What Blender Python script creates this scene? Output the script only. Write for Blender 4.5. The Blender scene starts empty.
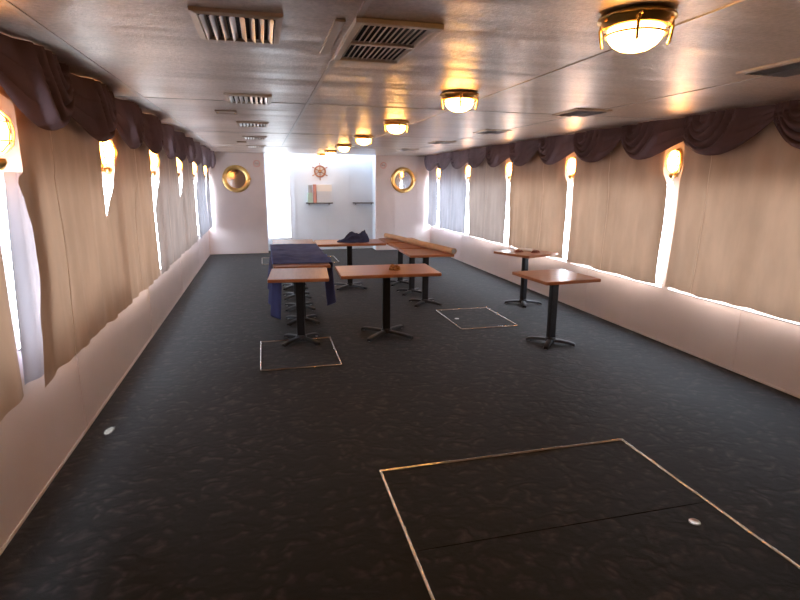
import bpy, bmesh, math, random
from mathutils import Vector, Matrix, noise
random.seed(4)
PI = math.pi
S = bpy.context.scene
COL = S.collection
# ------------------------------------------------------------------ dimensions (metres)
WL, WR, H, D = -1.323, 4.354, 2.434, 13.68      # left wall x, right wall x, ceiling z, far wall y
Y0 = -2.5
RX0, RX1, RD = 0.08, 2.85, 0.45                 # recess in the far wall
PITCH = 1.977                                   # bay length
SL = [3.126 + PITCH * i for i in range(6)]      # wall lamp positions, left wall
SR = [4.949 + PITCH * i for i in range(5)]
TZ = 0.785                                      # table top height

# ------------------------------------------------------------------ materials
def nodes(name):
    m = bpy.data.materials.new(name); m.use_nodes = True
    nt = m.node_tree; b = nt.nodes['Principled BSDF']
    return m, nt, b
def tc(nt, scale=(1, 1, 1), kind='Object'):
    c = nt.nodes.new('ShaderNodeTexCoord'); mp = nt.nodes.new('ShaderNodeMapping')
    mp.inputs['Scale'].default_value = scale
    nt.links.new(c.outputs[kind], mp.inputs['Vector']); return mp.outputs['Vector']
def tex(nt, vec, scale, detail=3, rough=.5, dist=0):
    n = nt.nodes.new('ShaderNodeTexNoise'); n.inputs['Scale'].default_value = scale
    n.inputs['Detail'].default_value = detail; n.inputs['Roughness'].default_value = rough
    n.inputs['Distortion'].default_value = dist
    nt.links.new(vec, n.inputs['Vector']); return n.outputs['Fac']
def ramp(nt, fac, stops):
    r = nt.nodes.new('ShaderNodeValToRGB'); e = r.color_ramp.elements
    e[0].position, e[0].color = stops[0][0], (*stops[0][1], 1)
    e[1].position, e[1].color = stops[-1][0], (*stops[-1][1], 1)
    for p, c in stops[1:-1]:
        x = e.new(p); x.color = (*c, 1)
    nt.links.new(fac, r.inputs['Fac']); return r.outputs['Color']
def bump(nt, b, fac, strength, dist):
    n = nt.nodes.new('ShaderNodeBump'); n.inputs['Strength'].default_value = strength
    n.inputs['Distance'].default_value = dist
    nt.links.new(fac, n.inputs['Height']); nt.links.new(n.outputs['Normal'], b.inputs['Normal'])
    return n
def simple(name, col, rough=.5, metal=0, var=.12, scale=6, bmp=0, spec=.5, coat=0, bscale=60, bd=.01):
    m, nt, b = nodes(name)
    v = tc(nt)
    f = tex(nt, v, scale)
    lo = tuple(c * (1 - var) for c in col); hi = tuple(min(1, c * (1 + var)) for c in col)
    nt.links.new(ramp(nt, f, [(.3, lo), (.7, hi)]), b.inputs['Base Color'])
    b.inputs['Roughness'].default_value = rough; b.inputs['Metallic'].default_value = metal
    b.inputs['Specular IOR Level'].default_value = spec
    b.inputs['Coat Weight'].default_value = coat
    if bmp: bump(nt, b, tex(nt, v, bscale, 2), bmp, bd)
    return m
def emit(name, col, strength, edge=.55):
    m, nt, b = nodes(name)
    b.inputs['Base Color'].default_value = (*col, 1); b.inputs['Roughness'].default_value = .3
    lw = nt.nodes.new('ShaderNodeLayerWeight'); lw.inputs['Blend'].default_value = .4
    mr = nt.nodes.new('ShaderNodeMapRange'); mr.inputs['To Min'].default_value = strength
    mr.inputs['To Max'].default_value = strength * edge
    nt.links.new(lw.outputs['Facing'], mr.inputs['Value'])
    b.inputs['Emission Color'].default_value = (*col, 1)
    nt.links.new(mr.outputs['Result'], b.inputs['Emission Strength'])
    return m
def fabric(name, col, trans, mix, var=.1, weave=500):
    m, nt, b = nodes(name)
    v = tc(nt, (1, 1, .35))
    f = tex(nt, v, 5, 4)
    c = ramp(nt, f, [(.3, tuple(x * (1 - var) for x in col)), (.7, tuple(min(1, x * (1 + var)) for x in col))])
    nt.links.new(c, b.inputs['Base Color']); b.inputs['Roughness'].default_value = .9
    b.inputs['Specular IOR Level'].default_value = .15
    bump(nt, b, tex(nt, tc(nt), weave, 2), .12, .001)
    t = nt.nodes.new('ShaderNodeBsdfTranslucent')
    c2 = ramp(nt, f, [(.3, tuple(x * (1 - var) for x in trans)), (.7, tuple(min(1, x * (1 + var)) for x in trans))])
    nt.links.new(c2, t.inputs['Color'])
    mx = nt.nodes.new('ShaderNodeMixShader'); mx.inputs['Fac'].default_value = mix
    nt.links.new(b.outputs[0], mx.inputs[1]); nt.links.new(t.outputs[0], mx.inputs[2])
    nt.links.new(mx.outputs[0], nt.nodes['Material Output'].inputs['Surface'])
    return m

def m_carpet():
    m, nt, b = nodes('carpet')
    v = tc(nt, (1, 1.15, 1), 'Object')
    w = nt.nodes.new('ShaderNodeTexVoronoi'); w.feature = 'SMOOTH_F1'; w.inputs['Scale'].default_value = 10
    w.inputs['Smoothness'].default_value = .35
    # distort coordinates so the cells become ragged shell shapes
    n = nt.nodes.new('ShaderNodeTexNoise'); n.inputs['Scale'].default_value = 4; n.inputs['Detail'].default_value = 3
    nt.links.new(v, n.inputs['Vector'])
    mx = nt.nodes.new('ShaderNodeMixRGB'); mx.blend_type = 'ADD'; mx.inputs['Fac'].default_value = .45
    nt.links.new(v, mx.inputs[1]); nt.links.new(n.outputs['Color'], mx.inputs[2])
    nt.links.new(mx.outputs[0], w.inputs['Vector'])
    f2 = tex(nt, v, 160, 2, .6)
    ad = nt.nodes.new('ShaderNodeMath'); ad.operation = 'MULTIPLY_ADD'
    ad.inputs[1].default_value = .35
    nt.links.new(f2, ad.inputs[0]); nt.links.new(w.outputs['Distance'], ad.inputs[2])
    c = ramp(nt, ad.outputs[0], [(.25, (.040, .0265, .0245)), (.42, (.0175, .0118, .0110)), (.62, (.0035, .0024, .0022))])
    nt.links.new(c, b.inputs['Base Color'])
    b.inputs['Roughness'].default_value = .75; b.inputs['Specular IOR Level'].default_value = .3
    b.inputs['Sheen Weight'].default_value = .05; b.inputs['Sheen Roughness'].default_value = .5
    bump(nt, b, ad.outputs[0], .35, .01)
    return m
def m_ceiling():
    m, nt, b = nodes('ceiling_panel')
    v = tc(nt)
    big = tex(nt, tc(nt, (.35, 1.5, 1)), 1.7, 3, .55)
    c = ramp(nt, big, [(.3, (.60, .50, .44)), (.7, (.80, .68, .60))])
    gr = ramp(nt, tex(nt, v, 42, 4, .7), [(.3, (.70, .69, .68)), (.7, (1, 1, 1))])
    mg = nt.nodes.new('ShaderNodeMixRGB'); mg.blend_type = 'MULTIPLY'; mg.inputs['Fac'].default_value = 1
    nt.links.new(c, mg.inputs[1]); nt.links.new(gr, mg.inputs[2])
    nt.links.new(mg.outputs[0], b.inputs['Base Color'])
    b.inputs['Metallic'].default_value = .45
    b.inputs['Roughness'].default_value = .35
    fine = tex(nt, v, 75, 3, .6)
    b1 = nt.nodes.new('ShaderNodeBump'); b1.inputs['Strength'].default_value = .5; b1.inputs['Distance'].default_value = .07
    nt.links.new(tex(nt, tc(nt, (.3, 1.3, 1)), 2.0, 2, .5), b1.inputs['Height'])
    b2 = nt.nodes.new('ShaderNodeBump'); b2.inputs['Strength'].default_value = .55; b2.inputs['Distance'].default_value = .004
    nt.links.new(fine, b2.inputs['Height']); nt.links.new(b1.outputs['Normal'], b2.inputs['Normal'])
    nt.links.new(b2.outputs['Normal'], b.inputs['Normal'])
    return m
def m_wood(name, a, c2, rough=.28, ax='X'):
    m, nt, b = nodes(name)
    sc = (1.2, 14, 14) if ax == 'X' else (14, 1.2, 14)
    f = tex(nt, tc(nt, sc), 2.2, 5, .6, .4)
    nt.links.new(ramp(nt, f, [(.3, a), (.7, c2)]), b.inputs['Base Color'])
    b.inputs['Roughness'].default_value = rough; b.inputs['Coat Weight'].default_value = .1
    b.inputs['Coat Roughness'].default_value = .2
    return m
def m_glass(name='window_glass', k=1):
    m, nt, b = nodes(name)
    t = nt.nodes.new('ShaderNodeBsdfTransparent'); g = nt.nodes.new('ShaderNodeBsdfGlossy')
    g.inputs['Roughness'].default_value = .02
    f = tex(nt, tc(nt), 1.5, 1)
    c = ramp(nt, f, [(0, (.93*k, .96*k, k)), (1, (.97*k, .98*k, k))]); nt.links.new(c, t.inputs['Color'])
    lw = nt.nodes.new('ShaderNodeLayerWeight'); lw.inputs['Blend'].default_value = .15
    fr = nt.nodes.new('ShaderNodeMath'); fr.operation = 'MULTIPLY_ADD'; fr.inputs[1].default_value = .35; fr.inputs[2].default_value = .03
    nt.links.new(lw.outputs['Facing'], fr.inputs[0])
    mx = nt.nodes.new('ShaderNodeMixShader')
    nt.links.new(fr.outputs[0], mx.inputs[0]); nt.links.new(t.outputs[0], mx.inputs[1]); nt.links.new(g.outputs[0], mx.inputs[2])
    nt.links.new(mx.outputs[0], nt.nodes['Material Output'].inputs['Surface'])
    return m

M = dict(
    carpet=m_carpet(), ceiling=m_ceiling(), glass=m_glass(), frosted=m_glass('tinted_glass', .4), added_skyglass=m_glass('added_skylight_glass', .55),
    wall=simple('painted_wall_panel', (.74, .62, .585), .42, bmp=.15, bscale=14, bd=.01, var=.04, scale=2),
    wall_pale=simple('white_wall_panel', (.78, .85, .93), .45, var=.03, scale=2),
    trim=simple('painted_strip', (.68, .60, .57), .4, var=.05),
    seam=simple('ceiling_batten', (.58, .53, .50), .4, .5, var=.1),
    frame=simple('white_window_frame', (.8, .82, .85), .4, var=.04),
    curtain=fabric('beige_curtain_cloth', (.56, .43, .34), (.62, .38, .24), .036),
    curtain_mid=fabric('lightly_hazed_curtain_cloth', (.54, .46, .41), (.60, .48, .42), .036),  # beige cloth with a little backlit haze mixed into its colour
    curtain_hazed=fabric('hazed_curtain_cloth', (.52, .50, .53), (.55, .55, .62), .05),  # far curtains: the veil of daylight is painted in as grey
    lit_flap=fabric('lit_flap_cloth', (.45, .45, .54), (.8, .82, .9), .02, .05),  # turned edge of the same curtain, window light painted into its colour
    hem=simple('curtain_hem_thread', (.9, .76, .64), .9),
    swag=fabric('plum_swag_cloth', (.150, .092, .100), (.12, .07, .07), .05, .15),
    swag_mid=fabric('lightly_hazed_swag_cloth', (.19, .135, .155), (.14, .09, .1), .05, .15),  # plum cloth lightened in colour for the haze at mid distance
    swag_far=fabric('hazed_swag_cloth', (.26, .21, .25), (.16, .12, .14), .05, .15),  # plum cloth again, distant light haze put into the colour
    brass=simple('polished_brass', (.92, .62, .24), .3, 1, var=.1, scale=20),
    brass_dark=simple('aged_brass', (.62, .38, .14), .3, 1, var=.2, scale=30),
    glow=emit('lit_ceiling_glass', (1, .50, .14), 55, .3),
    glow_wall=emit('lit_wall_glass', (1, .42, .09), 50, .3),
    cream=simple('cream_vent_metal', (.55, .45, .36), .38, .3, var=.06),
    vane=simple('shiny_vane_metal', (.70, .68, .68), .28, .75, var=.1),
    dark=simple('dark_duct', (.012, .010, .010), .8, var=.2),
    bronze=simple('brown_plate', (.28, .2, .15), .5, .2),
    top=m_wood('brown_laminate', (.34, .135, .072), (.46, .20, .11), .34),
    topy=m_wood('brown_laminate_pale', (.40, .20, .125), (.50, .26, .165), .42, 'Y'),
    edge=m_wood('orange_wood_edge', (.36, .125, .045), (.47, .17, .062), .35),
    iron=simple('black_iron', (.016, .016, .019), .42, .3, var=.2, scale=20, bmp=.1),
    chrome=simple('worn_steel', (.55, .52, .5), .3, 1, var=.15, scale=30),
    strip=simple('bright_metal_strip', (.72, .66, .58), .16, 1, var=.15, scale=8, bmp=.6, bscale=9, bd=.02),
    navy=fabric('navy_cloth_lit', (.105, .145, .36), (.02, .02, .05), .03, .25),  # cloth top, brightened in colour for the light falling on it
    navy_shaded=fabric('navy_cloth_shaded', (.05, .055, .14), (.02, .02, .05), .03, .25),  # same cloth hanging down, its shade put into a darker colour
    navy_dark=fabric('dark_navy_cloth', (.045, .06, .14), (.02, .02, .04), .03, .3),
    card=simple('tan_cardboard', (.62, .40, .24), .6, var=.08, scale=12),
    scrap=simple('brown_crumpled_paper', (.34, .17, .05), .5, var=.4, scale=60),
    redwood=simple('reddish_wood', (.26, .09, .06), .5, var=.3, scale=40),
    palewood=simple('pale_wood', (.52, .40, .32), .5, var=.1, scale=30),
    wheel=m_wood('varnished_wheel_wood', (.30, .12, .07), (.42, .19, .12)),
    mirror=simple('mirror_silver', (.86, .84, .82), .06, 1, var=.02),
    shelf=simple('grey_shelf', (.13, .13, .135), .5),
    red=simple('faded_red', (.72, .34, .28), .5), white=simple('white_card', (.96, .96, .95), .5, var=.02),
    green=simple('pale_green_card', (.62, .86, .78), .5), grey=simple('grey_plastic', (.42, .44, .46), .5),
    black=simple('black_ink', (.05, .045, .05), .5),
)

# ------------------------------------------------------------------ mesh builder
class MB:
    def __init__(s): s.bm = bmesh.new(); s.mats = []
    def _idx(s, m):
        if m is None: return 0
        if m not in s.mats: s.mats.append(m)
        return s.mats.index(m)
    def box(s, a, b, rot=None, piv=None):
        x0, y0, z0 = a; x1, y1, z1 = b
        vs = [s.bm.verts.new(p) for p in ((x0,y0,z0),(x1,y0,z0),(x1,y1,z0),(x0,y1,z0),(x0,y0,z1),(x1,y0,z1),(x1,y1,z1),(x0,y1,z1))]
        for f in ((3,2,1,0),(4,5,6,7),(0,1,5,4),(1,2,6,5),(2,3,7,6),(3,0,4,7)):
            s.bm.faces.new([vs[i] for i in f])
        if rot is not None:
            c = Vector(piv if piv else ((x0+x1)/2, (y0+y1)/2, (z0+z1)/2))
            for v in vs: v.co = c + rot @ (v.co - c)
        return s
    def prism(s, pts, z0, z1):                     # pts counter-clockwise in xy
        a = [s.bm.verts.new((x, y, z0)) for x, y in pts]; b = [s.bm.verts.new((x, y, z1)) for x, y in pts]
        n = len(pts)
        s.bm.faces.new(a[::-1]); s.bm.faces.new(b)
        for i in range(n): s.bm.faces.new((a[i], a[(i+1) % n], b[(i+1) % n], b[i]))
        return s
    def tube(s, pts, r, n=10, closed=False, caps=True):
        pts = [Vector(p) for p in pts]; N = len(pts); rings = []
        rr = r if isinstance(r, (list, tuple)) else [r] * N
        ref = None
        for i, p in enumerate(pts):
            if closed: t = pts[(i+1) % N] - pts[i-1]
            else: t = pts[min(i+1, N-1)] - pts[max(i-1, 0)]
            t.normalize()
            if ref is None: ref = Vector((0,0,1)) if abs(t.z) < .9 else Vector((1,0,0))
            u = (ref - t * ref.dot(t)).normalized(); w = t.cross(u); ref = u
            rings.append([s.bm.verts.new(p + (u*math.cos(2*PI*k/n) + w*math.sin(2*PI*k/n)) * rr[i]) for k in range(n)])
        for i in range(N if closed else N-1):
            a, b = rings[i], rings[(i+1) % N]
            for k in range(n): s.bm.faces.new((a[k], a[(k+1) % n], b[(k+1) % n], b[k]))
        if not closed and caps:
            s.bm.faces.new(rings[0][::-1]); s.bm.faces.new(rings[-1])
        return s
    def lathe(s, prof, n=32, ax='Z', c=(0,0,0), sx=1, sy=1):   # prof: (r, h)
        c = Vector(c); rings = []
        def P(r, h, a):
            x, y = r*math.cos(a)*sx, r*math.sin(a)*sy
            if ax == 'Z': return c + Vector((x, y, h))
            if ax == 'Y': return c + Vector((x, h, y))
            return c + Vector((h, x, y))
        for r, h in prof:
            if r < 1e-6: rings.append([s.bm.verts.new(P(0, h, 0))])
            else: rings.append([s.bm.verts.new(P(r, h, 2*PI*k/n)) for k in range(n)])
        for a, b in zip(rings, rings[1:]):
            for k in range(n):
                k2 = (k+1) % n
                if len(a) == 1 and len(b) == 1: continue
                if len(a) == 1: s.bm.faces.new((a[0], b[k], b[k2]))
                elif len(b) == 1: s.bm.faces.new((a[k], a[k2], b[0]))
                else: s.bm.faces.new((a[k], a[k2], b[k2], b[k]))
        return s
    def grid(s, fn, nu, nv):
        vs = [[s.bm.verts.new(fn(i/nu, j/nv)) for j in range(nv+1)] for i in range(nu+1)]
        for i in range(nu):
            for j in range(nv):
                s.bm.faces.new((vs[i][j], vs[i+1][j], vs[i+1][j+1], vs[i][j+1]))
        return s
    def build(s, name, mat, parent=None, loc=(0,0,0), smooth=False, bevel=0, seg=2, solid=0, norm=True):
        me = bpy.data.meshes.new(name)
        if norm: bmesh.ops.recalc_face_normals(s.bm, faces=s.bm.faces)
        s.bm.to_mesh(me); s.bm.free()
        me.materials.append(mat)
        o = bpy.data.objects.new(name, me); COL.objects.link(o)
        o.location = loc
        if parent: o.parent = parent
        if smooth:
            for p in me.polygons: p.use_smooth = True
        if solid:
            q = o.modifiers.new('thickness', 'SOLIDIFY'); q.thickness = solid; q.offset = 0
        if bevel:
            q = o.modifiers.new('bevel', 'BEVEL'); q.width = bevel; q.segments = seg; q.limit_method = 'ANGLE'
            for p in me.polygons: p.use_smooth = True
            q = o.modifiers.new('wn', 'WEIGHTED_NORMAL')
        if smooth and not bevel:
            a = getattr(me, 'set_sharp_from_angle', None)
            if a: a(angle=math.radians(50))
        return o
def tag(o, label=None, cat=None, group=None, kind=None):
    if label: o['label'] = label
    if cat: o['category'] = cat
    if group: o['group'] = group
    if kind: o['kind'] = kind
    return o
def thing(name, label, cat, loc=(0,0,0), rz=0, group=None):
    o = bpy.data.objects.new(name, None); COL.objects.link(o); o.empty_display_size = .05
    o.location = loc; o.rotation_euler = (0, 0, rz)
    return tag(o, label, cat, group)
def dup(root, loc, rz=None, label=None):
    r = root.copy(); COL.objects.link(r); r.location = loc
    if rz is not None: r.rotation_euler = (0, 0, rz)
    if label: r['label'] = label
    for ch in list(root.children):
        c = ch.copy(); COL.objects.link(c); c.parent = r
        for g in list(ch.children):
            d = g.copy(); COL.objects.link(d); d.parent = c
    return r
def struct(o, parent=None, label=None):
    if parent: o.parent = parent
    else: o['kind'] = 'structure'
    if label: o['label'] = label
    return o

# ------------------------------------------------------------------ room shell
struct(MB().box((WL-.1, Y0-.1, -.1), (WR+.1, D+RD+.1, 0)).build('floor', M['carpet']), label='dark patterned carpet floor')
struct(MB().box((WL-.1, Y0-.1, H), (WR+.1, D, H+.1)).build('ceiling', M['ceiling']), label='satin metallic panelled ceiling')
Z0, Z1 = .62, 1.80                                # window sill and head heights
def side_wall(x, sgn, starts, name, zs):
    """wall with one opening per bay; sgn = +1 for a wall whose outside is +x"""
    m = MB(); xo = x + sgn*.12; a, b = min(x, xo), max(x, xo)
    m.box((a, Y0, 0), (b, D, zs)); m.box((a, Y0, Z1), (b, D, H))
    y = Y0
    for i, s in enumerate(starts):
        m.box((a, y, zs), (b, s + .03, Z1)); y = s + PITCH - .07
        if sgn < 0 and i < 2: m.box((a, s + .03, zs), (b, min(y, D-.03), .88))
        y = min(y, D - .03)
    m.box((a, y, zs), (b, D, Z1))
    return struct(m.build(name, M['wall']))
LW = [SL[0] - PITCH] + SL
RW = [SR[0] - PITCH] + SR
LWs = [s for s in LW if s + .5 < D]; RWs = [s for s in RW if s + .5 < D]
side_wall(WL, -1, LWs, 'wall_left', .66); side_wall(WR, 1, RWs, 'wall_right', Z0)
wn = 0
for x, sgn, st, zs in ((WL, -1, LWs, .66), (WR, 1, RWs, Z0)):
    zs0 = zs
    for i, s in enumerate(st):
        wn += 1; zs = .88 if (sgn < 0 and i < 2) else zs0
        a, b = s + .03, min(s + PITCH - .07, D - .03)
        f = MB(); xm = x + sgn*.07; t = .03
        f.box((xm-.02, a, zs), (xm+.02, b, zs+t)).box((xm-.02, a, Z1-t), (xm+.02, b, Z1))
        f.box((xm-.02, a, zs+t), (xm+.02, a+t, Z1-t)).box((xm-.02, b-t, zs+t), (xm+.02, b, Z1-t))
        f.box((xm-.015, (a+b)/2-.015, zs+t), (xm+.015, (a+b)/2+.015, Z1-t))
        w = struct(f.build('window_%d' % wn, M['frame']), label='window behind the curtains of the %s wall' % ('left' if sgn < 0 else 'right'))
        MB().box((xm-.003, a+t, zs+t), (xm+.003, b-t, Z1-t)).build('pane', M['glass'], w)
        MB().box((min(x, x+sgn*.05)-.0, a, zs-.012), (max(x, x+sgn*.05), b, zs-.001)).build('sill', M['frame'], w)
struct(MB().box((WL, Y0-.1, 0), (WR, Y0, H)).build('wall_near', M['wall']))
struct(MB().box((WL, D, 0), (RX0, D+.1, H)).build('wall_far_left', M['wall']))
struct(MB().box((RX1, D, 0), (WR, D+.1, H)).build('wall_far_right', M['wall']))
# recess: sides, back wall with the door opening, plus a roof skylight and side window added for light
yb = D + RD
k = yb / D
def rec(x, z): return (x*k, 1.7827 + (z-1.7827)*k)   # place on the recessed wall
dx0, dz0 = rec(.09, .34); dx1, dz1 = rec(.69, 2.36)
HR = 2.62
m = MB()
m.box((RX0-.1, yb, 0), (dx0, yb+.1, HR)).box((dx1, yb, 0), (RX1+.1, yb+.1, HR))
m.box((dx0, yb, 0), (dx1, yb+.1, dz0)).box((dx0, yb, dz1), (dx1, yb+.1, HR))
struct(m.build('wall_recess', M['wall_pale']), label='white wall at the back of the recess')
struct(MB().box((RX0-.1, D+.1, 0), (RX0, yb, .3)).box((RX0-.1, D+.1, 2.3), (RX0, yb, HR)).box((RX0-.1, D+.1, .3), (RX0, D+.13, 2.3)).box((RX0-.1, yb-.03, .3), (RX0, yb, 2.3)).build('wall_recess_left', M['wall_pale']))
w = MB().box((RX0-.07, D+.13, .3), (RX0-.03, yb-.03, .325)).box((RX0-.07, D+.13, 2.275), (RX0-.03, yb-.03, 2.3)) \
    .box((RX0-.07, D+.13, .325), (RX0-.03, D+.15, 2.275)).box((RX0-.07, yb-.05, .325), (RX0-.03, yb-.03, 2.275))
w = struct(w.build('window_recess_added', M['frame']), label='narrow unseen side window added to light the recess')  # invented opening out of view, evens the daylight on the back wall
MB().box((RX0-.055, D+.15, .325), (RX0-.049, yb-.05, 2.275)).build('pane', M['glass'], w)
struct(MB().box((RX1, D+.1, 0), (RX1+.1, yb, HR)).build('wall_recess_right', M['wall_pale']))
struct(MB().box((RX0, D, H+.1), (RX1, D+.02, HR)).build('trim_1', M['wall_pale']))
w = MB().box((RX0-.1, D, HR), (RX1+.1, D+.06, HR+.05)).box((RX0-.1, yb-.04, HR), (RX1+.1, yb+.1, HR+.05)) \
    .box((RX0-.1, D+.06, HR), (RX0+.05, yb-.04, HR+.05)).box((RX1-.05, D+.06, HR), (RX1+.1, yb-.04, HR+.05))
w = struct(w.build('window_skylight_added', M['frame']))  # invented skylight, its daylight washes down the recess wall
MB().box((RX0+.05, D+.06, HR+.02), (RX1-.05, yb-.04, HR+.026)).build('pane', M['added_skyglass'], w)
# vertical cover strips on the recess wall
m = MB()
for x in (.80, 1.62, 2.25): m.box((x-.012, yb-.008, .02), (x+.012, yb, HR))
struct(m.build('trim_2', M['wall_pale']))
# door: frame, bright pane, closer
f = MB(); t = .035
f.box((dx0, yb, dz0), (dx0+t, yb+.06, dz1)).box((dx1-t, yb, dz0), (dx1, yb+.06, dz1)).box((dx0+t, yb, dz1-t), (dx1-t, yb+.06, dz1)).box((dx0+t, yb-.02, dz0), (dx1-t, yb+.06, dz0+t))
d = struct(f.build('door_1', M['frame']), label='bright glazed door in the far recess')
MB().box((dx0+t, yb+.02, dz0+t), (dx1-t, yb+.026, dz1-t)).build('pane', M['frosted'], d)
cx, cz = rec(.25, 1.87)
MB().box((cx-.12, yb-.03, cz-.025), (cx+.12, yb+.018, cz+.025)).box((cx-.14, yb-.02, cz-.012), (cx+.14, yb, cz+.012)).build('door_closer', M['grey'], d, bevel=.006)
# skirting and cover strips
struct(MB().box((WL, Y0, 0), (WL+.008, D, .02)).build('baseboard_left', M['trim'], bevel=.002))
struct(MB().box((WR-.008, Y0, 0), (WR, D, .02)).build('baseboard_right', M['trim'], bevel=.002))
m = MB()
for i in range(5): y = 4.0 - 2.48 + 2.48*i; m.box((WL, y-.014, .035), (WL+.006, y+.014, .655))
struct(m.build('trim_3', M['wall']))
m = MB()
for i in range(5): y = 3.93 + 2.48*i; m.box((WR-.006, y-.014, .035), (WR, y+.014, .61))
struct(m.build('trim_4', M['wall']))
m = MB()
for x in (-.72, -.12, 3.35, 3.95): m.box((x-.01, D-.006, .02), (x+.01, D, H-.01))
struct(m.build('trim_5', M['wall']))
# ceiling battens between the panels
m = MB()
for x in (-.9, .413, 1.734, 3.05): m.box((x-.012, Y0, H-.005), (x+.012, D-.01, H))
for y in (-1.5, 4.893, 7.94, 10.99): m.box((WL+.15, y-.01, H-.004), (WR-.15, y+.01, H))
struct(m.build('trim_6', M['seam']), label='thin strips covering the ceiling panel joints')

# ------------------------------------------------------------------ curtains
def sstep(a, b, x):
    t = max(0, min(1, (x-a)/(b-a))); return t*t*(3-2*t)
def interp(z, tab):
    if z <= tab[0][0]: return tab[0][1]
    for (a, p), (b, q) in zip(tab, tab[1:]):
        if z <= b: return p + (q-p)*sstep(a, b, z)
    return tab[-1][1]
def curtain(xc, sgn, yn, yf, zb, seed, label, group, top=2.30, seam=.4, lit_flap=None, mat='curtain'):
    """xc plane x, sgn +1 when the room is toward -x; yn/yf edge functions of z"""
    rr = random.Random(seed); ph = [rr.uniform(0, 6.28) for _ in range(6)]; fr = [rr.uniform(2.2, 3.2), rr.uniform(4.2, 5.6), rr.uniform(1.0, 1.4)]
    y0 = yn(1.2)
    def fn(u, v):
        z = zb + (top - zb)*v
        a, b = yn(z), yf(z)
        y = a + (b-a)*u
        q = y - y0
        low = 1 - v
        off = .011*math.sin(2*PI*fr[0]*q + ph[0] + .5*low) * (.5+.5*low) + .008*math.sin(2*PI*fr[1]*q + ph[1] - .8*low)
        off += .010*math.sin(2*PI*fr[2]*.5*q + ph[2]) * low
        off += .008*noise.noise(Vector((q*3, v*3, seed)))*1.5
        off *= .25 + .75*low**.4
        if sgn < 0: off *= .6
        zz = z + (1-v)**6*(.008*math.sin(2*PI*fr[2]*q + ph[3]) + .004*math.sin(2*PI*fr[0]*.7*q))
        return Vector((xc - sgn*off, y, zz))
    base = (xc, (yn(1)+yf(1))/2, zb)
    t = thing('curtain', label, 'curtain', base, 0, group)
    B = Vector(base)
    MB().grid(lambda u, v: fn(u, v) - B, 90, 60).build('panel', M[mat], t, smooth=True)
    MB().tube([fn(seam + .02*(1-j/16), j/16*.985+.008) - B + Vector((-sgn*.001, 0, 0)) for j in range(17)], .002, 6).build('seam', M['hem'], t, smooth=True)
    if lit_flap:
        MB().grid(lambda u, v: lit_flap(u, v) - B, 14, 20).build('lit_flap', M['lit_flap'], t, smooth=True)
    return t
XR = WR - .10; XL = WL + .12
orda = ['nearest', 'second', 'third', 'fourth', 'fifth', 'farthest']
R6 = ['right wall, nearest of its row and cut by the frame', 'right wall, between the nearest two wall lamps in view', 'right wall, third of its row from the near end',
      'right wall, fourth of its row, narrow, greyed by haze', 'right wall, short haze-greyed one beside the far corner']
for i, s in enumerate(RW):
    s2 = s + PITCH
    yn = lambda z, s=s, i=i: s + .03 + .10*sstep(1.72, 1.92, z) - .03*sstep(.66, 1.4, z) * (1 if i else 0)
    yf = lambda z, s=s2, i=i: min(s - .14 + .025*math.sin(z*3 + i) - .04*sstep(1.8, 1.95, z), D - .06)
    if yn(1) > D - .3:
        continue
    curtain(XR, 1, yn, yf, .665, 10+i, 'beige hanging curtain on the ' + R6[min(i, 4)], 'curtains along the right wall', seam=(.78, .55, .35, .5, .5)[min(i, 4)], mat=('curtain', 'curtain', 'curtain', 'curtain_mid', 'curtain_hazed', 'curtain_hazed', 'curtain_hazed')[i])
L6 = ['leftmost beige curtain on the left wall, cut by the frame edge', 'wide beige curtain on the left wall, just behind the leftmost lamp',
      'beige curtain on the left wall, between the second and third lamps from the left', 'beige curtain on the left wall, between the third and fourth lamps from the left',
      'beige curtain on the left wall, between the fourth and fifth lamps from the left', 'beige curtain on the left wall, between the two lamps nearest the corner', 'pale beige curtain tail in the far left corner behind the last lamp']
for i, s in enumerate(LW):
    s2 = s + PITCH
    if i == 1:
        yn = lambda z, s=s: s + interp(z, [(.6, -.06), (.98, .03), (1.30, .10), (1.50, .10), (1.66, .06), (1.775, .02), (1.83, .09), (2.16, .10), (2.2, -.1)])
    else:
        yn = lambda z, s=s, i=i: s - (.46 if i == 2 else .41) + (.01 if i == 2 else .03)*math.sin(z*2.2 + i) + .44*sstep(1.42, 1.90, z)
    if i == 0: yf = lambda z, s=s2: s - .27 - .05*sstep(1.5, 2, z)
    else: yf = lambda z, s=s2, i=i: min(s - .45 + .015*math.sin(z*3+i), D - .06)
    lin = None
    if i == 1:
        def lin(u, v, s=s):
            z = .70 + (1.82-.70)*v
            a = s - .04 + .15*v; b = s + .17 + .10*sstep(.62, 1.3, z)
            y = a + (b-a)*u
            return Vector((XL - .035 - .05*(1-u) - .008*math.sin(u*9+v*2), y, z))
    if s > D - .6: continue
    curtain(XL, -1, yn, yf, .69 if i else .72, 40+i, L6[i], 'curtains along the left wall', seam=(.8, .32, .5, .5, .5, .5, .5)[i], lit_flap=lin, mat=('curtain', 'curtain', 'curtain', 'curtain_mid', 'curtain_mid', 'curtain_hazed', 'curtain_hazed')[i])
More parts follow.
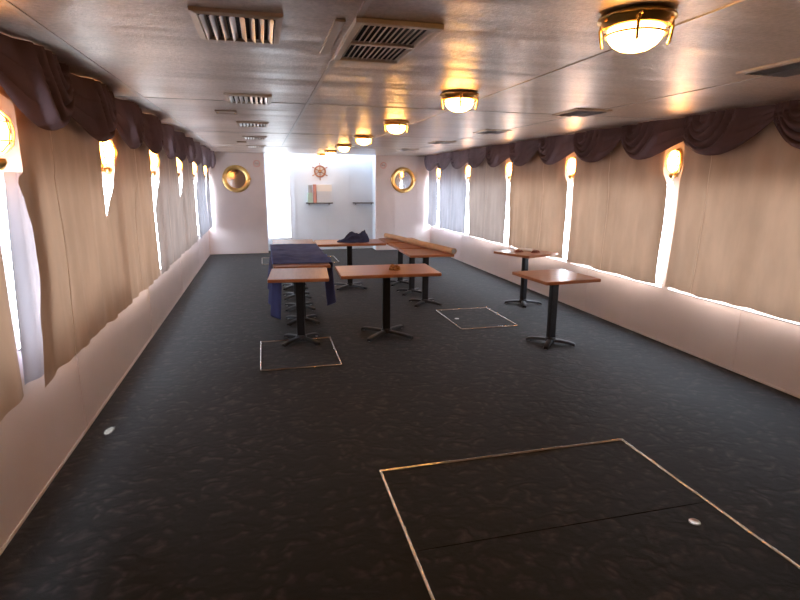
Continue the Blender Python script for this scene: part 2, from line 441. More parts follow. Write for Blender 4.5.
# the pale turned-back edge above has window light in its cloth colour
# ------------------------------------------------------------------ swag valances
def swag_mesh(x, sgn, ya, yb_, pa, pb, zlow, seed):
    rr = random.Random(seed); L = yb_ - ya; g = rr.uniform(1.05, 1.35); zt = H - .004
    nf = rr.choice([5, 6]); ph = rr.uniform(0, 6)
    def zbot(s):
        line = pa + (pb-pa)*s; sg = max(0, math.sin(PI*s**g))**.75
        return line + (zlow + rr_z - line)*sg if sg > 0 else line
    rr_z = rr.uniform(-.012, .012)
    def fn(u, v):                                   # v 0 top, 1 bottom
        s = u; z = zt + (zbot(s) - zt)*(v**.85)
        gather = sstep(.30, .98, s)
        o = .02 + .10*math.sin(PI*s)**.7*math.sin(PI*(.34+v*.5)) + .015*v
        w = v*nf*(.55+.45*gather)
        cs = .72; dx = (s-cs)/(.44 if s < cs else .27)
        ww = math.sqrt(dx*dx + (v*1.02)**2)               # nested U pleats gathered toward the far end
        def pleat(q): return math.sin(PI*(q % 1))**.55
        inner = .022 + .056*pleat(ww*4.6 + .1)*min(1, .3+ww*2) - .045*max(0, 1-ww*3.2)
        outer = .012 + (.010 + .020*gather)*pleat(w + .15*math.sin(3*s+ph))*min(1, .35+v*2)
        k_ = sstep(.86, 1.14, ww)
        o += inner*(1-k_) + outer*k_
        o += .006*noise.noise(Vector((s*6, v*5, seed)))
        y = ya - .015 + (L+.03)*s
        return Vector((x - sgn*o, y, z))
    return fn
def valance(name, x, sgn, y0, n, label):
    t = thing('swag_valance', label, 'valance', (x, (y0+D)/2, 2.05))
    B = Vector(t.location)
    for i in range(n):
        a = y0 + i*PITCH/2; b = min(a + PITCH/2, D - .02)
        at_lamp = (i % 2 == 0)
        pa = 2.33 if at_lamp else 2.21; pb = 2.21 if at_lamp else 2.33
        fn = swag_mesh(x, sgn, a, b, pa, pb, 2.045, i*7 + (3 if sgn > 0 else 0))
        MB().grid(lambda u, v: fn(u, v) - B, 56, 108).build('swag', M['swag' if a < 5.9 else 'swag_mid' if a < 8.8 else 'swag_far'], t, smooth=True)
    # the board the swags hang from
    xa, xb = sorted((x - sgn*.012, x + sgn*.09))
    MB().box((xa-B.x, y0-B.y, H-.045-B.z), (xb-B.x, D-.02-B.y, H-.004-B.z)).build('board', M['swag'], t)
valance('v', WR-.115, 1, 4.70 - PITCH/2*3, 12, 'plum brown swagged valance along the top of the right wall')
valance('v', WL+.115, -1, 4.80 - PITCH/2*4, 13, 'plum brown swagged valance along the top of the left wall')
for o in list(bpy.data.objects):
    pass

# ------------------------------------------------------------------ wall lamps
def arc(cx, cy, cz, ry, rz, ax, a0, a1, n):
    out = []
    for i in range(n+1):
        a = a0 + (a1-a0)*i/n
        out.append((cx, cy + ry*math.cos(a), cz + rz*math.sin(a)) if ax == 'X' else (cx + ry*math.cos(a), cy, cz + rz*math.sin(a)))
    return out
def make_wall_lamp(label):
    # built on a wall whose room side is -x (origin on the wall face)
    t = thing('wall_lamp', label, 'wall lamp', (0, 0, 0), 0, None)
    MB().lathe([(0, 0), (1, 0), (1, -.018), (.9, -.03), (0, -.03)], 36, 'X', (0, 0, 0), .066, .135).build('back_plate', M['brass_dark'], t, smooth=True)
    MB().lathe([(.78, -.03), (.80, -.055), (.74, -.085), (.56, -.108), (.3, -.122), (0, -.127)], 32, 'X', (0, 0, 0), .064, .145).build('glass', M['glow_wall'], t, smooth=True)
    m = MB()
    m.tube(arc(-.055, 0, 0, .062, .118, 'X', 0, 2*PI*29/30, 29), .0045, 8, closed=True)
    for yy in (-.024, .024):
        m.tube([(-.03, yy, .105), (-.09, yy, .098), (-.125, yy, .06), (-.136, yy, 0), (-.125, yy, -.06), (-.09, yy, -.098), (-.03, yy, -.105)], .004, 6)
    for zz in (-.045, .045):
        m.tube([(-.03, -.064, zz), (-.08, -.060, zz), (-.118, -.036, zz), (-.131, 0, zz), (-.118, .036, zz), (-.08, .060, zz), (-.03, .064, zz)], .004, 6)
    m.build('cage', M['brass'], t, smooth=True)
    m = MB()
    m.lathe([(0, -.125), (.03, -.13), (.036, -.15), (.026, -.17), (.014, -.185), (0, -.19)], 14, 'Z', (-.06, 0, 0)); m.box((-.06, -.016, -.165), (0, .016, -.135)).build('knob', M['brass_dark'], t, smooth=True)
    return t
rl = ['brass caged wall lamp on the right wall nearest the camera', 'brass caged wall lamp on the right wall, second from the near end',
      'brass caged wall lamp on the right wall, third from the near end', 'brass caged wall lamp on the right wall, fourth from the near end', 'small far brass caged wall lamp beside the right porthole mirror']
ll = ['large brass caged wall lamp at the left edge of the photo', 'brass caged wall lamp on the left wall, second from the left edge', 'brass caged wall lamp on the left wall, third from the left edge',
      'brass caged wall lamp on the left wall, fourth from the left edge', 'brass caged wall lamp on the left wall, fifth from the left edge', 'farthest brass caged wall lamp on the left wall, by the far corner']
p = make_wall_lamp(rl[0]); p['group'] = 'brass wall lamps between the curtains'
p.location = (WR, SR[0], 2.012)
for i in range(1, 5): dup(p, (WR, SR[i], 2.012), 0, rl[i])
for i in range(6): dup(p, (WL, SL[i], 2.012), PI, ll[i])
dup(p, (WL, SL[0]-PITCH, 2.012), PI, 'brass caged wall lamp on the left wall, just outside the left edge of the photo')
dup(p, (WR, SR[0]-PITCH, 2.012), 0, 'brass caged wall lamp on the right wall, just outside the right edge of the photo')

# ------------------------------------------------------------------ ceiling lamps
def make_ceiling_lamp(label):
    t = thing('ceiling_lamp', label, 'ceiling lamp', (0, 0, 0), 0, 'brass ceiling lamps in a row')
    MB().lathe([(0, 0), (.150, 0), (.172, -.012), (.174, -.022), (.160, -.030), (.150, -.052), (.138, -.060), (.12, -.060), (0, -.06)], 48).build('base', M['brass'], t, smooth=True)
    MB().lathe([(.124, -.060), (.126, -.080), (.118, -.105), (.098, -.130), (.066, -.149), (.03, -.158), (0, -.160)], 40).build('glass_dome', M['glow'], t, smooth=True)
    m = MB()
    m.tube([(.134*math.cos(a), .134*math.sin(a), -.088) for a in [2*PI*i/40 for i in range(40)]], .005, 8, closed=True)
    m.build('ring', M['brass'], t, smooth=True)
    for j in range(4):
        a = PI/4 + j*PI/2 + .2
        c, s = math.cos(a), math.sin(a)
        MB().tube([(r*c, r*s, z) for r, z in ((.150, -.03), (.158, -.06), (.152, -.10), (.146, -.128), (.144, -.136))], [.008, .008, .007, .007, .004], 8).build('prong', M['brass'], t, smooth=True)
    for j in range(6):
        a = j*PI/3
        MB().lathe([(0, -.028), (.010, -.028), (.009, -.036), (0, -.039)], 10, 'Z', (.161*math.cos(a), .161*math.sin(a), 0)).build('screw', M['brass_dark'], t, smooth=True)
    return t
cl = ['large brass ceiling lamp nearest the camera, at the top right', 'brass ceiling lamp second from the camera in the row', 'brass ceiling lamp third from the camera in the row',
      'brass ceiling lamp fourth from the camera in the row', 'brass ceiling lamp fifth from the camera in the row', 'brass ceiling lamp sixth from the camera, next to the last', 'farthest brass ceiling lamp, above the ship wheel']
lamp_y = [1.99 + 1.975*i for i in range(6)] + [13.42]
p = make_ceiling_lamp(cl[0]); p.location = (1.475, lamp_y[0], H-.002); p.scale = (.85, .85, .85)
for i in range(1, 7): dup(p, (1.47, lamp_y[i], H-.002), .3*i, cl[i])
dup(p, (1.47, .0, H-.002), .5, 'brass ceiling lamp straight above the viewpoint, before the nearest visible one')

# ------------------------------------------------------------------ ceiling vents
def make_vent(label):
    t = thing('ceiling_vent', label, 'air vent', (0, 0, 0), 0, 'louvred supply vents in the ceiling')
    a, b = .18, .225; w = .030; z = -.018
    m = MB()
    for (x0, y0, x1, y1, X0, Y0_, X1, Y1) in ((-a, -b, a, -b, a-w, -b+w, -a+w, -b+w), (a, -b, a, b, a-w, b-w, a-w, -b+w), (a, b, -a, b, -a+w, b-w, a-w, b-w), (-a, b, -a, -b, -a+w, -b+w, -a+w, b-w)):
        vs = [m.bm.verts.new(q) for q in ((x0, y0, 0), (x1, y1, 0), (x1*.985, y1*.985, z*.7), (x0*.985, y0*.985, z*.7))]; m.bm.faces.new(vs)
        vs2 = [m.bm.verts.new(q) for q in ((x0*.985, y0*.985, z*.7), (x1*.985, y1*.985, z*.7), (X0, Y0_, z), (X1, Y1, z))]; m.bm.faces.new(vs2)
        vs3 = [m.bm.verts.new(q) for q in ((X0, Y0_, z), (X1, Y1, z), (X1, Y1, -.001), (X0, Y0_, -.001))]; m.bm.faces.new(vs3)
    m.build('frame', M['cream'], t, norm=True)
    MB().box((-a+w, -b+w, -.003), (a-w, b-w, -.001)).build('duct', M['dark'], t)
    for i in range(8):
        x = -.132 + i*.264/7
        tilt = (-1 if i < 4 else 1)*.75
        MB().box((x-.015, -b+w+.004, -.0125), (x+.015, b-w-.004, -.010), Matrix.Rotation(tilt, 3, 'Y')).build('vane', M['vane'], t)
    return t
vy = [2.575, 4.69, 6.73, 8.78, 10.95]
vl = ['cream louvred ceiling vent nearest the camera, at the top left', 'second louvred ceiling vent of the left row', 'third louvred ceiling vent of the left row',
      'fourth louvred ceiling vent of the left row', 'farthest louvred ceiling vent of the left row']
vr = ['louvred ceiling vent at the right edge of the photo', 'second louvred ceiling vent of the right row', 'third louvred ceiling vent of the right row', 'fourth louvred ceiling vent of the right row', 'farthest louvred ceiling vent of the right row']
p = make_vent(vl[0]); p.location = (-.065, vy[0], H-.001)
for i in range(1, 5): dup(p, (-.07, vy[i], H-.001), 0, vl[i])
for i in range(5): dup(p, (2.95, vy[i] - .03, H-.001), 0, vr[i])
# big return grille
t = thing('return_grille', 'large slatted return air grille in the ceiling, near the top centre', 'air vent', (.59, 2.68, H))
m = MB(); a, b, w, z = .19, .37, .035, -.022
m.box((-a, -b, z), (a, -b+w, 0)).box((-a, b-w, z), (a, b, 0)).box((-a, -b+w, z), (-a+w, b-w, 0)).box((a-w, -b+w, z), (a, b-w, 0))
m.build('frame', M['cream'], t, bevel=.004)
MB().box((-a+w, -.014, z+.003), (a-w, .014, -.004)).build('divider', M['cream'], t)
MB().box((-a+w, -b+w, -.003), (a-w, b-w, -.0005)).build('duct', M['dark'], t)
for r_ in (0, 1):
    y0, y1 = (-b+w+.002, -.016) if r_ == 0 else (.016, b-w-.002)
    for i in range(12):
        x = -a+w+.012 + i*(2*(a-w)-.024)/11
        MB().box((x-.0015, y0, -.013), (x+.0015, y1, -.005)).build('slat', M['cream'], t)
o = MB().box((-.022, -.3, -.01), (.022, .3, 0)).build('vent_cover_plate', M['cream'], None, (.345, 2.66, H), bevel=.003)
tag(o, 'narrow flat plate along the left side of the large slatted grille', 'cover plate')
for i, (x, y, hw) in enumerate(((-.30, 5.65, .10), (-.30, 9.86, .08))):
    t = thing('ceiling_access_plate', ['small brown access plate in the ceiling left of the second vent', 'distant small brown access plate in the ceiling by the left row of vents'][i], 'ceiling plate', (x, y, H))
    MB().box((-hw, -.12, -.012), (hw, .12, -.0005)).build('plate', M['bronze'], t, bevel=.003)
    for sx in (-1, 1):
        MB().lathe([(0, -.012), (.008, -.012), (.006, -.016), (0, -.017)], 8, 'Z', (sx*(hw-.02), 0, 0)).build('screw', M['brass_dark'], t)

# ------------------------------------------------------------------ floor hatches
def hatch(x0, x1, y0, y1, label, mids=(), ring=None, rnd=0):
    t = thing('floor_hatch', label, 'floor hatch', ((x0+x1)/2, (y0+y1)/2, 0))
    cx, cy = (x0+x1)/2, (y0+y1)/2; w = .011
    ys = [y0+w] + list(mids) + [y1-w]
    for a, b in zip(ys, ys[1:]):
        MB().box((x0+w-cx, a-cy+(.004 if a != ys[0] else 0), .0005), (x1-w-cx, b-cy-(.004 if b != ys[-1] else 0), .004)).build('panel', M['carpet'], t)
    def bar(a, b):
        n = 12; pts = []
        for i in range(n+1):
            s = i/n; q = Vector(a).lerp(Vector(b), s); q.z = .004 + .0012*math.sin(i*2.1 + rnd); pts.append(q)
        MB().tube(pts, .0095, 8).build('edge_strip', M['strip'], t, smooth=True)
    X0, X1, Y0_, Y1 = x0-cx, x1-cx, y0-cy, y1-cy
    bar((X0, Y0_, 0), (X1, Y0_, 0)); bar((X1, Y0_, 0), (X1, Y1, 0)); bar((X1, Y1, 0), (X0, Y1, 0)); bar((X0, Y1, 0), (X0, Y0_, 0))
    if ring:
        rx, ry = ring[0]-cx, ring[1]-cy
        MB().lathe([(0, .004), (.03, .004), (.028, .007), (.02, .007), (.018, .0055), (0, .0055)], 20, 'Z', (rx, ry, 0)).build('lift_ring', M['chrome'], t, smooth=True)
hatch(.635, 2.385, 1.10, 2.94, 'large carpeted floor hatch with metal edging in the foreground', (2.175,), (2.17, 2.04), 0)
hatch(-.095, .68, 4.965, 5.92, 'small metal edged floor hatch under the front left table', (), None, 1)
hatch(2.305, 3.065, 5.905, 6.91, 'small metal edged floor hatch in front of the right tables', (), (2.43, 6.41), 2)
hatch(-.08, 1.6, 11.75, 12.75, 'distant metal edged floor hatch near the far wall', (), None, 3)

# ------------------------------------------------------------------ tables
def make_table(W, L, label, loc, rz, mat='top', base_rot=0, group='pedestal tables', feet=.27):
    t = thing('pedestal_table', label, 'table', (loc[0], loc[1], 0), rz, group)
    def rr_(w, l, r, n=5):
        pts = []
        for cx, cy, a0 in ((w-r, l-r, 0), (-w+r, l-r, PI/2), (-w+r, -l+r, PI), (w-r, -l+r, 3*PI/2)):
            for i in range(n+1): a = a0 + PI/2*i/n; pts.append((cx + r*math.cos(a), cy + r*math.sin(a)))
        return pts
    e = .018
    MB().prism(rr_(W/2, L/2, .02), TZ-.035, TZ-.002).build('edge_band', M['edge'], t, bevel=.004)
    MB().prism(rr_(W/2-.006, L/2-.006, .018), TZ-.010, TZ).build('top', M[mat], t, bevel=.002)
    MB().box((-.045, -.032, .05), (.045, .032, TZ-.045)).build('column', M['iron'], t, bevel=.012, seg=3)
    MB().box((-.14, -.14, TZ-.045), (.14, .14, TZ-.0355)).box((-.20, -.02, TZ-.055), (.20, .02, TZ-.045)).build('mounting_plate', M['iron'], t, bevel=.003)
    MB().lathe([(0, .075), (.05, .075), (.062, .06), (.066, .03), (.05, .018), (0, .018)], 20).build('hub', M['iron'], t, smooth=True)
    for j in range(4):
        a = base_rot + PI/4 + j*PI/2
        c, s = math.cos(a), math.sin(a)
        secs = []
        m = MB()
        prof = [(.03, .034, .060, .030), (.12, .033, .058, .028), (feet*.75, .032, .050, .020), (feet-.02, .031, .040, .008), (feet, .024, .030, .004)]
        prev = None
        for r, hw, zt, zb in prof:
            ring = [m.bm.verts.new((r*c - q*s, r*s + q*c, z)) for q, z in ((-hw, zb), (hw, zb), (hw*.85, zt-.004), (hw*.5, zt), (-hw*.5, zt), (-hw*.85, zt-.004))]
            if prev:
                for i in range(6): m.bm.faces.new((prev[i], prev[(i+1) % 6], ring[(i+1) % 6], ring[i]))
            else: m.bm.faces.new(ring)
            prev = ring
        m.bm.faces.new(prev[::-1])
        f = m.build('foot', M['iron'], t, smooth=True)
        MB().lathe([(0, 0), (.016, 0), (.016, .006), (.010, .009), (0, .009)], 12, 'Z', ((feet-.02)*c, (feet-.02)*s, 0)).build('glide', M['chrome'], f)
    return t
G = 'brown pedestal tables standing in the room'
make_table(.635, .74, 'small table front left, standing over the small floor hatch', (.35, 5.87), -.08, 'topy', 0, G)
make_table(1.13, .72, 'wide rectangular table at the centre with a crumpled brown scrap on it', (1.355, 5.92), -.035, 'top', 0, G, .36)
make_table(.68, .70, 'square table at the right front with a bright reflection on its empty top', (3.09, 5.15), .08, 'top', 0, G)
make_table(.67, .67, 'square table nearest the right curtains, set behind the empty one', (3.71, 7.03), .40, 'top', 0, G)
make_table(.68, .74, 'table just behind the front left one, partly under the navy cloth', (.425, 6.74), 0, 'topy', 0, G)
make_table(.66, .72, 'middle table of the three under the navy cloth', (.44, 7.50), 0, 'top', 0, G)
make_table(.66, .72, 'rear table of the three under the navy cloth', (.45, 8.25), .01, 'top', 0, G)
make_table(.68, .74, 'back left corner table touching the far end of the cloth covered row', (.465, 9.02), 0, 'topy', 0, G)
make_table(1.13, .72, 'wide back table with the crumpled dark cloth heap on it', (1.385, 8.86), -.02, 'top', 0, G, .34)
make_table(.64, .72, 'back right corner table under the far end of the tan tube', (2.30, 8.96), 0, 'top', 0, G)
make_table(.62, .70, 'middle table of the right row under the long tan tube', (2.29, 8.16), .02, 'top', 0, G)
make_table(.64, .74, 'front table of the right row under the near end of the tan tube', (2.275, 7.36), -.03, 'top', 0, G)

# ------------------------------------------------------------------ navy table cloth with hanging sides
cy0, cy1 = 6.50, 8.56
xa, xb = .078, .790
def cloth_top(u, v):
    x = xa - .004 + (xb - xa + .008)*u; y = cy0 + .02*math.sin(u*7) + (cy1-cy0 + .02*math.sin(u*5))*v
    z = TZ + .012 + .010*abs(noise.noise(Vector((x*6, y*5, 2))))
    ridge = math.exp(-((v-.11-.03*math.sin(u*5))/.030)**2)*.050 + math.exp(-((v-.29-.03*math.sin(u*4+1))/.028)**2)*.034 + math.exp(-((v-.62-.05*math.sin(u*3+2))/.03)**2)*.014
    return Vector((x, y, z + ridge*(.6+.4*math.sin(u*9))))
t = thing('tablecloth', 'navy blue cloth laid over the left row of tables, its ends hanging down', 'tablecloth', (.43, 7.5, TZ))
B = Vector(t.location)
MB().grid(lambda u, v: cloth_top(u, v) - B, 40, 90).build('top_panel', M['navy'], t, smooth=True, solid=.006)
def drape(side, y0, y1, zlow):
    def fn(u, v):
        y = y0 + (y1-y0)*u
        x = (xa - .010 if side < 0 else xb + .010)
        fl = v*(.035 + .018*math.sin(u*21) + .010*math.sin(u*37+1)) - .12*(1-sstep(0, .10, u))*sstep(.08, .22, v)
        zl = zlow + .05*math.sin(u*3+side) + .25*u
        return Vector((x + side*fl, y - .02*v, TZ + .012 + (zl - TZ)*v)) - B
    MB().grid(fn, 50, 24).build('hanging_side', M['navy_shaded'], t, smooth=True, solid=.005)
drape(-1, 6.49, 7.6, .14); drape(1, 6.49, 7.3, .20)

# heap of dark cloth on the back table
def heap():
    bm = bmesh.new(); bmesh.ops.create_icosphere(bm, subdivisions=5, radius=1)
    for v in bm.verts:
        p = v.co.copy()
        x = p.x*.27
        # profile along x: low tail left, hump, tall block right
        s = (p.x+1)/2
        hgt = .045 + .085*sstep(.10, .45, s) - .02*math.exp(-((s-.68)/.07)**2) + .055*math.exp(-((s-.88)/.12)**2)
        n1 = noise.noise(p*2.2 + Vector((3, 1, 0)))*.22 + noise.noise(p*6)*.13 + (.5-abs(noise.noise(p*4.5)))*.10
        z = max(0, p.z + .15)*hgt*(1+n1*1.4)
        if abs(p.z) < .99: x *= (1 + .10*n1)
        v.co = Vector((x, p.y*.16*(1+n1) * (.6+.4*s), z))
    me = bpy.data.meshes.new('cloth_heap'); bm.to_mesh(me); bm.free(); me.materials.append(M['navy_dark'])
    for f in me.polygons: f.use_smooth = True
    o = bpy.data.objects.new('cloth_heap', me); COL.objects.link(o); o.location = (1.44, 8.80, TZ+.001)
    tag(o, 'crumpled heap of dark navy cloth on the wide back table', 'cloth')
heap()

# cardboard tube across the right row
p0, p1 = Vector((2.13, 9.34, TZ+.045)), Vector((2.565, 6.96, TZ+.045))
t = thing('cardboard_tube', 'long tan cardboard tube lying along the right row of tables', 'tube', ((p0+p1)/2)); B = Vector(t.location)
m = MB(); m.tube([p0-B, p1-B], .044, 28, caps=False); m.tube([p1-B, p0-B], .035, 28, caps=False)
ax = (p1-p0).normalized(); u = Vector((0,0,1)).cross(ax).normalized(); w = ax.cross(u)
for q in (p0-B, p1-B):
    a = [m.bm.verts.new(q + (u*math.cos(2*PI*i/28)+w*math.sin(2*PI*i/28))*.044) for i in range(28)]
    b = [m.bm.verts.new(q + (u*math.cos(2*PI*i/28)+w*math.sin(2*PI*i/28))*.035) for i in range(28)]
    for i in range(28): m.bm.faces.new((a[i], a[(i+1) % 28], b[(i+1) % 28], b[i]))
m.build('tube_wall', M['card'], t, smooth=True, norm=False)
MB().tube([p1-B-ax*.06, p1-B-ax*.012], .0345, 20).build('end_plug', M['grey'], t, smooth=True)

# crumpled scrap on the centre table and small pieces on the rear right table
def lump(name, loc, sx, sy, sz, mat, seed, label, cat):
    bm = bmesh.new(); bmesh.ops.create_icosphere(bm, subdivisions=4, radius=1)
    for v in bm.verts:
        p = v.co.copy(); n1 = noise.noise(p*1.8 + Vector((seed, 0, 0)))*.5 + (.4-abs(noise.noise(p*4+Vector((seed, 2, 0)))))*.35
        v.co = Vector((p.x*sx*(1+n1), p.y*sy*(1+n1), max(0, (p.z+.2)*sz*(1+n1))))
    me = bpy.data.meshes.new(name); bm.to_mesh(me); bm.free(); me.materials.append(mat)
    o = bpy.data.objects.new(name, me); COL.objects.link(o); o.location = loc
    tag(o, label, cat)
lump('crumpled_scrap', (1.44, 5.86, TZ+.001), .055, .05, .045, M['scrap'], 5, 'small crumpled golden brown scrap on the wide centre table', 'scrap')
lump('wood_offcut', (3.60, 7.02, TZ+.001), .06, .03, .028, M['redwood'], 9, 'left one of two small reddish pieces on the table by the curtains', 'wood piece')
lump('wood_offcut', (3.80, 6.90, TZ+.001), .055, .03, .03, M['redwood'], 13, 'right one of two small reddish pieces on the table by the curtains', 'wood piece')
o = MB().box((-.10, -.16, 0), (.10, .16, .012)).build('folded_card', M['palewood'], None, (3.80, 7.22, TZ+.0005), bevel=.003); o.rotation_euler.z = -.55
tag(o, 'thin pale flat board lying on the table by the curtains', 'board')

# ------------------------------------------------------------------ far wall: mirrors, signs, wheel, shelves
def porthole(x, z, label):
    t = thing('porthole_mirror', label, 'mirror', (x, D-.001, z), 0, 'brass porthole mirrors on the far wall')
    MB().lathe([(.215, 0), (.318, 0), (.325, -.012), (.318, -.03), (.295, -.042), (.262, -.040), (.232, -.028), (.22, -.016), (.215, 0)], 56, 'Y').build('brass_ring', M['brass'], t, smooth=True)
    MB().lathe([(0, -.012), (.224, -.012), (.224, -.001), (0, -.001)], 48, 'Y').build('mirror_glass', M['mirror'], t)
    for j in range(8):
        a = PI/8 + j*PI/4
        MB().lathe([(0, -.062), (.014, -.060), (.018, -.05), (.018, -.036)], 12, 'Y', (.285*math.cos(a), 0, .285*math.sin(a))).build('bolt', M['brass'], t, smooth=True)
    MB().box((.30, -.05, -.03), (.345, -.012, .03)).build('hinge', M['brass_dark'], t, bevel=.006)
porthole(-.595, 1.82, 'round brass porthole mirror on the far wall left of the door')
porthole(3.575, 1.815, 'round brass porthole mirror on the far wall right of the shelves')
def nosmoke(x, z, label):
    t = thing('no_smoking_sign', label, 'sign', (x, D-.001, z), 0, 'round no smoking signs on the far wall')
    MB().lathe([(0, -.004), (.085, -.004), (.085, 0)], 36, 'Y').build('disc', M['trim'], t)
    MB().lathe([(.062, -.0045), (.062, -.007), (.082, -.007), (.082, -.0045)], 36, 'Y').build('red_ring', M['red'], t)
    MB().box((-.066, -.0085, -.007), (.066, -.0071, .007), Matrix.Rotation(PI/4, 3, 'Y')).build('slash', M['red'], t)
    MB().box((-.040, -.0068, -.006), (.030, -.0046, .006)).box((.034, -.0068, -.006), (.042, -.0046, .006)).build('cigarette', M['black'], t)
nosmoke(-.10, 2.185, 'round no smoking sign beside the left porthole mirror')
nosmoke(3.05, 2.185, 'round no smoking sign beside the right porthole mirror')
# ship's wheel
wx, wz = rec(1.42, 2.015)
t = thing('ship_wheel', 'small wooden ship wheel hung on the white far wall', 'ship wheel', (wx, yb-.03, wz))
MB().lathe([(.118, -.012), (.150, -.012), (.155, 0), (.150, .014), (.118, .014), (.113, 0), (.118, -.012)], 40, 'Y').build('rim', M['wheel'], t, smooth=True)
MB().lathe([(0, -.022), (.035, -.02), (.044, -.008), (.044, .014), (0, .014)], 24, 'Y').build('hub', M['wheel'], t, smooth=True)
MB().lathe([(0, -.028), (.015, -.027), (.018, -.022), (0, -.022)], 16, 'Y').build('hub_cap', M['brass'], t, smooth=True)
for j in range(6):
    a = PI/6 + j*PI/3 + PI/3*.0
    a = PI/2 + j*PI/3
    c, s = math.cos(a), math.sin(a)
    MB().tube([(r*c, 0, r*s) for r in (.03, .06, .09, .12, .155, .165, .18, .205, .222, .228)], [.010, .008, .011, .009, .008, .007, .011, .013, .010, .004], 10).build('spoke', M['wheel'], t, smooth=True)
MB().box((-.02, .014, -.02), (.02, .0295, .02)).build('mount', M['shelf'], t)
# shelves
def shelf(x0, x1, z, label):
    (X0, Z), (X1, _) = rec(x0, z), rec(x1, z)
    t = thing('wall_shelf', label, 'shelf', ((X0+X1)/2, yb-.001, Z))
    h = (X1-X0)/2
    MB().box((-h, -.17, -.035), (h, 0, -.008)).build('board', M['shelf'], t, bevel=.004)
    for s in (-1, 1):
        MB().prism([(0, 0), (-.06, 0), (0, -.04)][::-1], -.008, .008).build('bracket', M['shelf'], t)
        b = t.children[-1] if t.children else None
    for i, b in enumerate([c for c in bpy.data.objects if c.parent == t and c.name.startswith('bracket')]):
        b.rotation_euler = (PI/2, 0, PI/2); b.location = ((-1 if i else 1)*(h-.08), 0, -.036)
        b.matrix_basis = Matrix(((0, 0, 1, b.location.x), (1, 0, 0, 0), (0, 1, 0, -.036), (0, 0, 0, 1)))
    return X0, X1, Z
X0, X1, Zs = shelf(1.05, 1.71, 1.26, 'narrow grey wall shelf holding boxes, under the ship wheel')
shelf(2.24, 2.80, 1.26, 'empty narrow grey wall shelf to the right of the filled one')
zs = Zs - .0075
def carton(name, x0, x1, z0, z1, mat, label, cat, d=.10, lid=None):
    (a, A), (b, _) = rec(x0, 0), rec(x1, 0)
    t = thing(name, label, cat, ((a+b)/2, yb-.09, z0)); h = (b-a)/2
    MB().box((-h, -d/2, 0), (h, d/2, (z1-z0))).build('body', M[mat], t, bevel=.004)
    if lid: MB().box((-h-.003, -d/2-.003, (z1-z0)*.62), (h+.003, -d/2+.006, (z1-z0)-.004)).build('flap', M[lid], t)
carton('white_box', 1.315, 1.69, zs, zs+.46, 'wall_pale', 'large white box on the filled wall shelf', 'box', .12, 'white')
carton('red_folder', 1.235, 1.305, zs, zs+.46, 'red', 'thin faded red folder standing left of the white box', 'folder', .12)
carton('green_carton', 1.09, 1.215, zs, zs+.25, 'green', 'pale green carton at the left end of the filled shelf', 'carton', .09)
carton('grey_carton', 1.11, 1.205, zs+.252, zs+.44, 'grey', 'small grey carton on top of the pale green one', 'carton', .07)

# ------------------------------------------------------------------ daylight and a small light streak on the carpet
W = bpy.data.worlds.new('World'); S.world = W; W.use_nodes = True
nt = W.node_tree; bg = nt.nodes['Background']
g = nt.nodes.new('ShaderNodeTexCoord'); sp = nt.nodes.new('ShaderNodeSeparateXYZ'); nt.links.new(g.outputs['Generated'], sp.inputs[0])
mr = nt.nodes.new('ShaderNodeMapRange'); mr.inputs['From Min'].default_value = -.3; mr.inputs['From Max'].default_value = .8
nt.links.new(sp.outputs['Z'], mr.inputs['Value'])
r = nt.nodes.new('ShaderNodeValToRGB'); r.color_ramp.elements[0].color = (.86, .90, .93, 1); r.color_ramp.elements[1].color = (.74, .87, 1, 1)
nt.links.new(mr.outputs[0], r.inputs[0]); nt.links.new(r.outputs[0], bg.inputs['Color'])
bg.inputs['Strength'].default_value = 28
def light(kind, name, loc, target, energy, color=(1,1,1), **kw):
    l = bpy.data.lights.new(name, kind); l.energy = energy; l.color = color
    for a, b in kw.items(): setattr(l, a, b)
    o = bpy.data.objects.new(name, l); COL.objects.link(o); o.location = loc
    o.rotation_euler = (Vector(target)-Vector(loc)).to_track_quat('-Z', 'Y').to_euler()
    return o
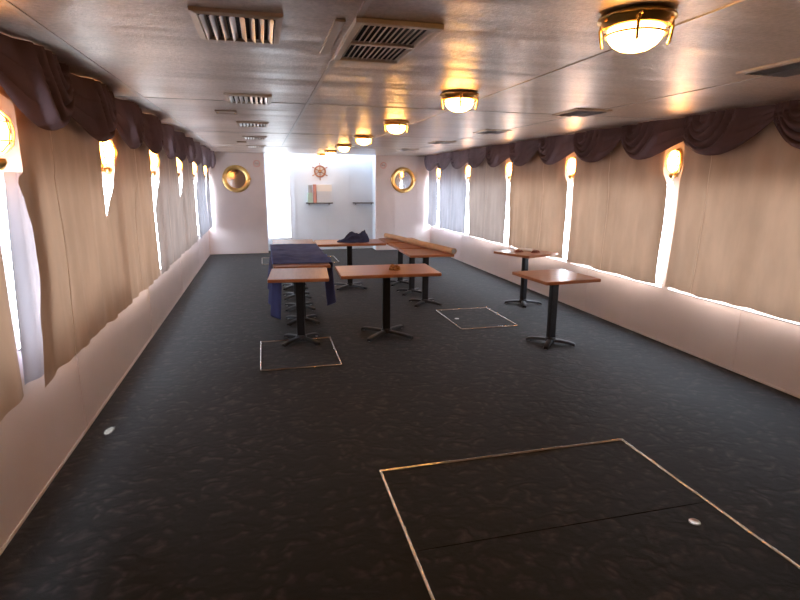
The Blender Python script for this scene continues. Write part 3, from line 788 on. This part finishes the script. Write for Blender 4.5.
# portals that guide the sky light through the openings
def portal(name, loc, target, sx, sy):
    l = bpy.data.lights.new(name, 'AREA'); l.shape = 'RECTANGLE'; l.size = sx; l.size_y = sy
    l.cycles.is_portal = True
    o = bpy.data.objects.new(name, l); COL.objects.link(o); o.location = loc
    o.rotation_euler = (Vector(target)-Vector(loc)).to_track_quat('-Z', 'Z').to_euler()
ym = (SL[0]-PITCH+.03 + D)/2
portal('left_window_portal', (WL-.13, ym, (Z0+Z1)/2), (0, ym, (Z0+Z1)/2), D-SL[0]+PITCH, Z1-Z0)
ym = (SR[0]-PITCH + D)/2
portal('right_window_portal', (WR+.13, ym, (Z0+Z1)/2), (0, ym, (Z0+Z1)/2), D-SR[0]+PITCH, Z1-Z0)
portal('door_portal', ((dx0+dx1)/2, yb+.11, (dz0+dz1)/2), ((dx0+dx1)/2, 0, (dz0+dz1)/2), dx1-dx0, dz1-dz0)
l = bpy.data.lights.new('added_skylight_portal', 'AREA'); l.shape = 'RECTANGLE'; l.size = RX1-RX0; l.size_y = RD; l.cycles.is_portal = True
o = bpy.data.objects.new('added_skylight_portal', l); COL.objects.link(o); o.location = ((RX0+RX1)/2, D+RD/2, HR+.06)
portal('added_window_portal', (RX0-.11, D+.28, 1.3), (3, D+.28, 1.3), .3, 2)
light('SPOT', 'sun_fleck', (-1.235, 3.0, .5), (-1.165, 3.95, 0), 1100, (1, .98, .95), spot_size=math.radians(3.2), spot_blend=.3, shadow_soft_size=.004)

# ------------------------------------------------------------------ camera
f, yaw, pit, rol, h = 528.07, .2514, .2208, .0064, 1.7827
F = Vector((math.sin(yaw)*math.cos(pit), math.cos(yaw)*math.cos(pit), -math.sin(pit)))
R = Vector((math.cos(yaw), -math.sin(yaw), 0)); U = R.cross(F)
R2 = R*math.cos(rol) + U*math.sin(rol); U2 = -R*math.sin(rol) + U*math.cos(rol)
cam = bpy.data.cameras.new('camera'); co = bpy.data.objects.new('camera', cam); COL.objects.link(co)
cam.sensor_width = 36; cam.lens = f*36/800; cam.clip_start = .05; cam.clip_end = 200
mt = Matrix(((R2.x, U2.x, -F.x, 0), (R2.y, U2.y, -F.y, 0), (R2.z, U2.z, -F.z, h), (0, 0, 0, 1)))
co.matrix_world = mt
S.camera = co
S.view_settings.view_transform = 'Standard'; S.view_settings.look = 'None'
S.view_settings.exposure = 0; S.view_settings.gamma = 1
S.cycles.use_denoising = True
S.cycles.max_bounces = 10; S.cycles.diffuse_bounces = 5; S.cycles.transparent_max_bounces = 12
S.cycles.sample_clamp_indirect = 12
S.cycles.caustics_reflective = False; S.cycles.caustics_refractive = False
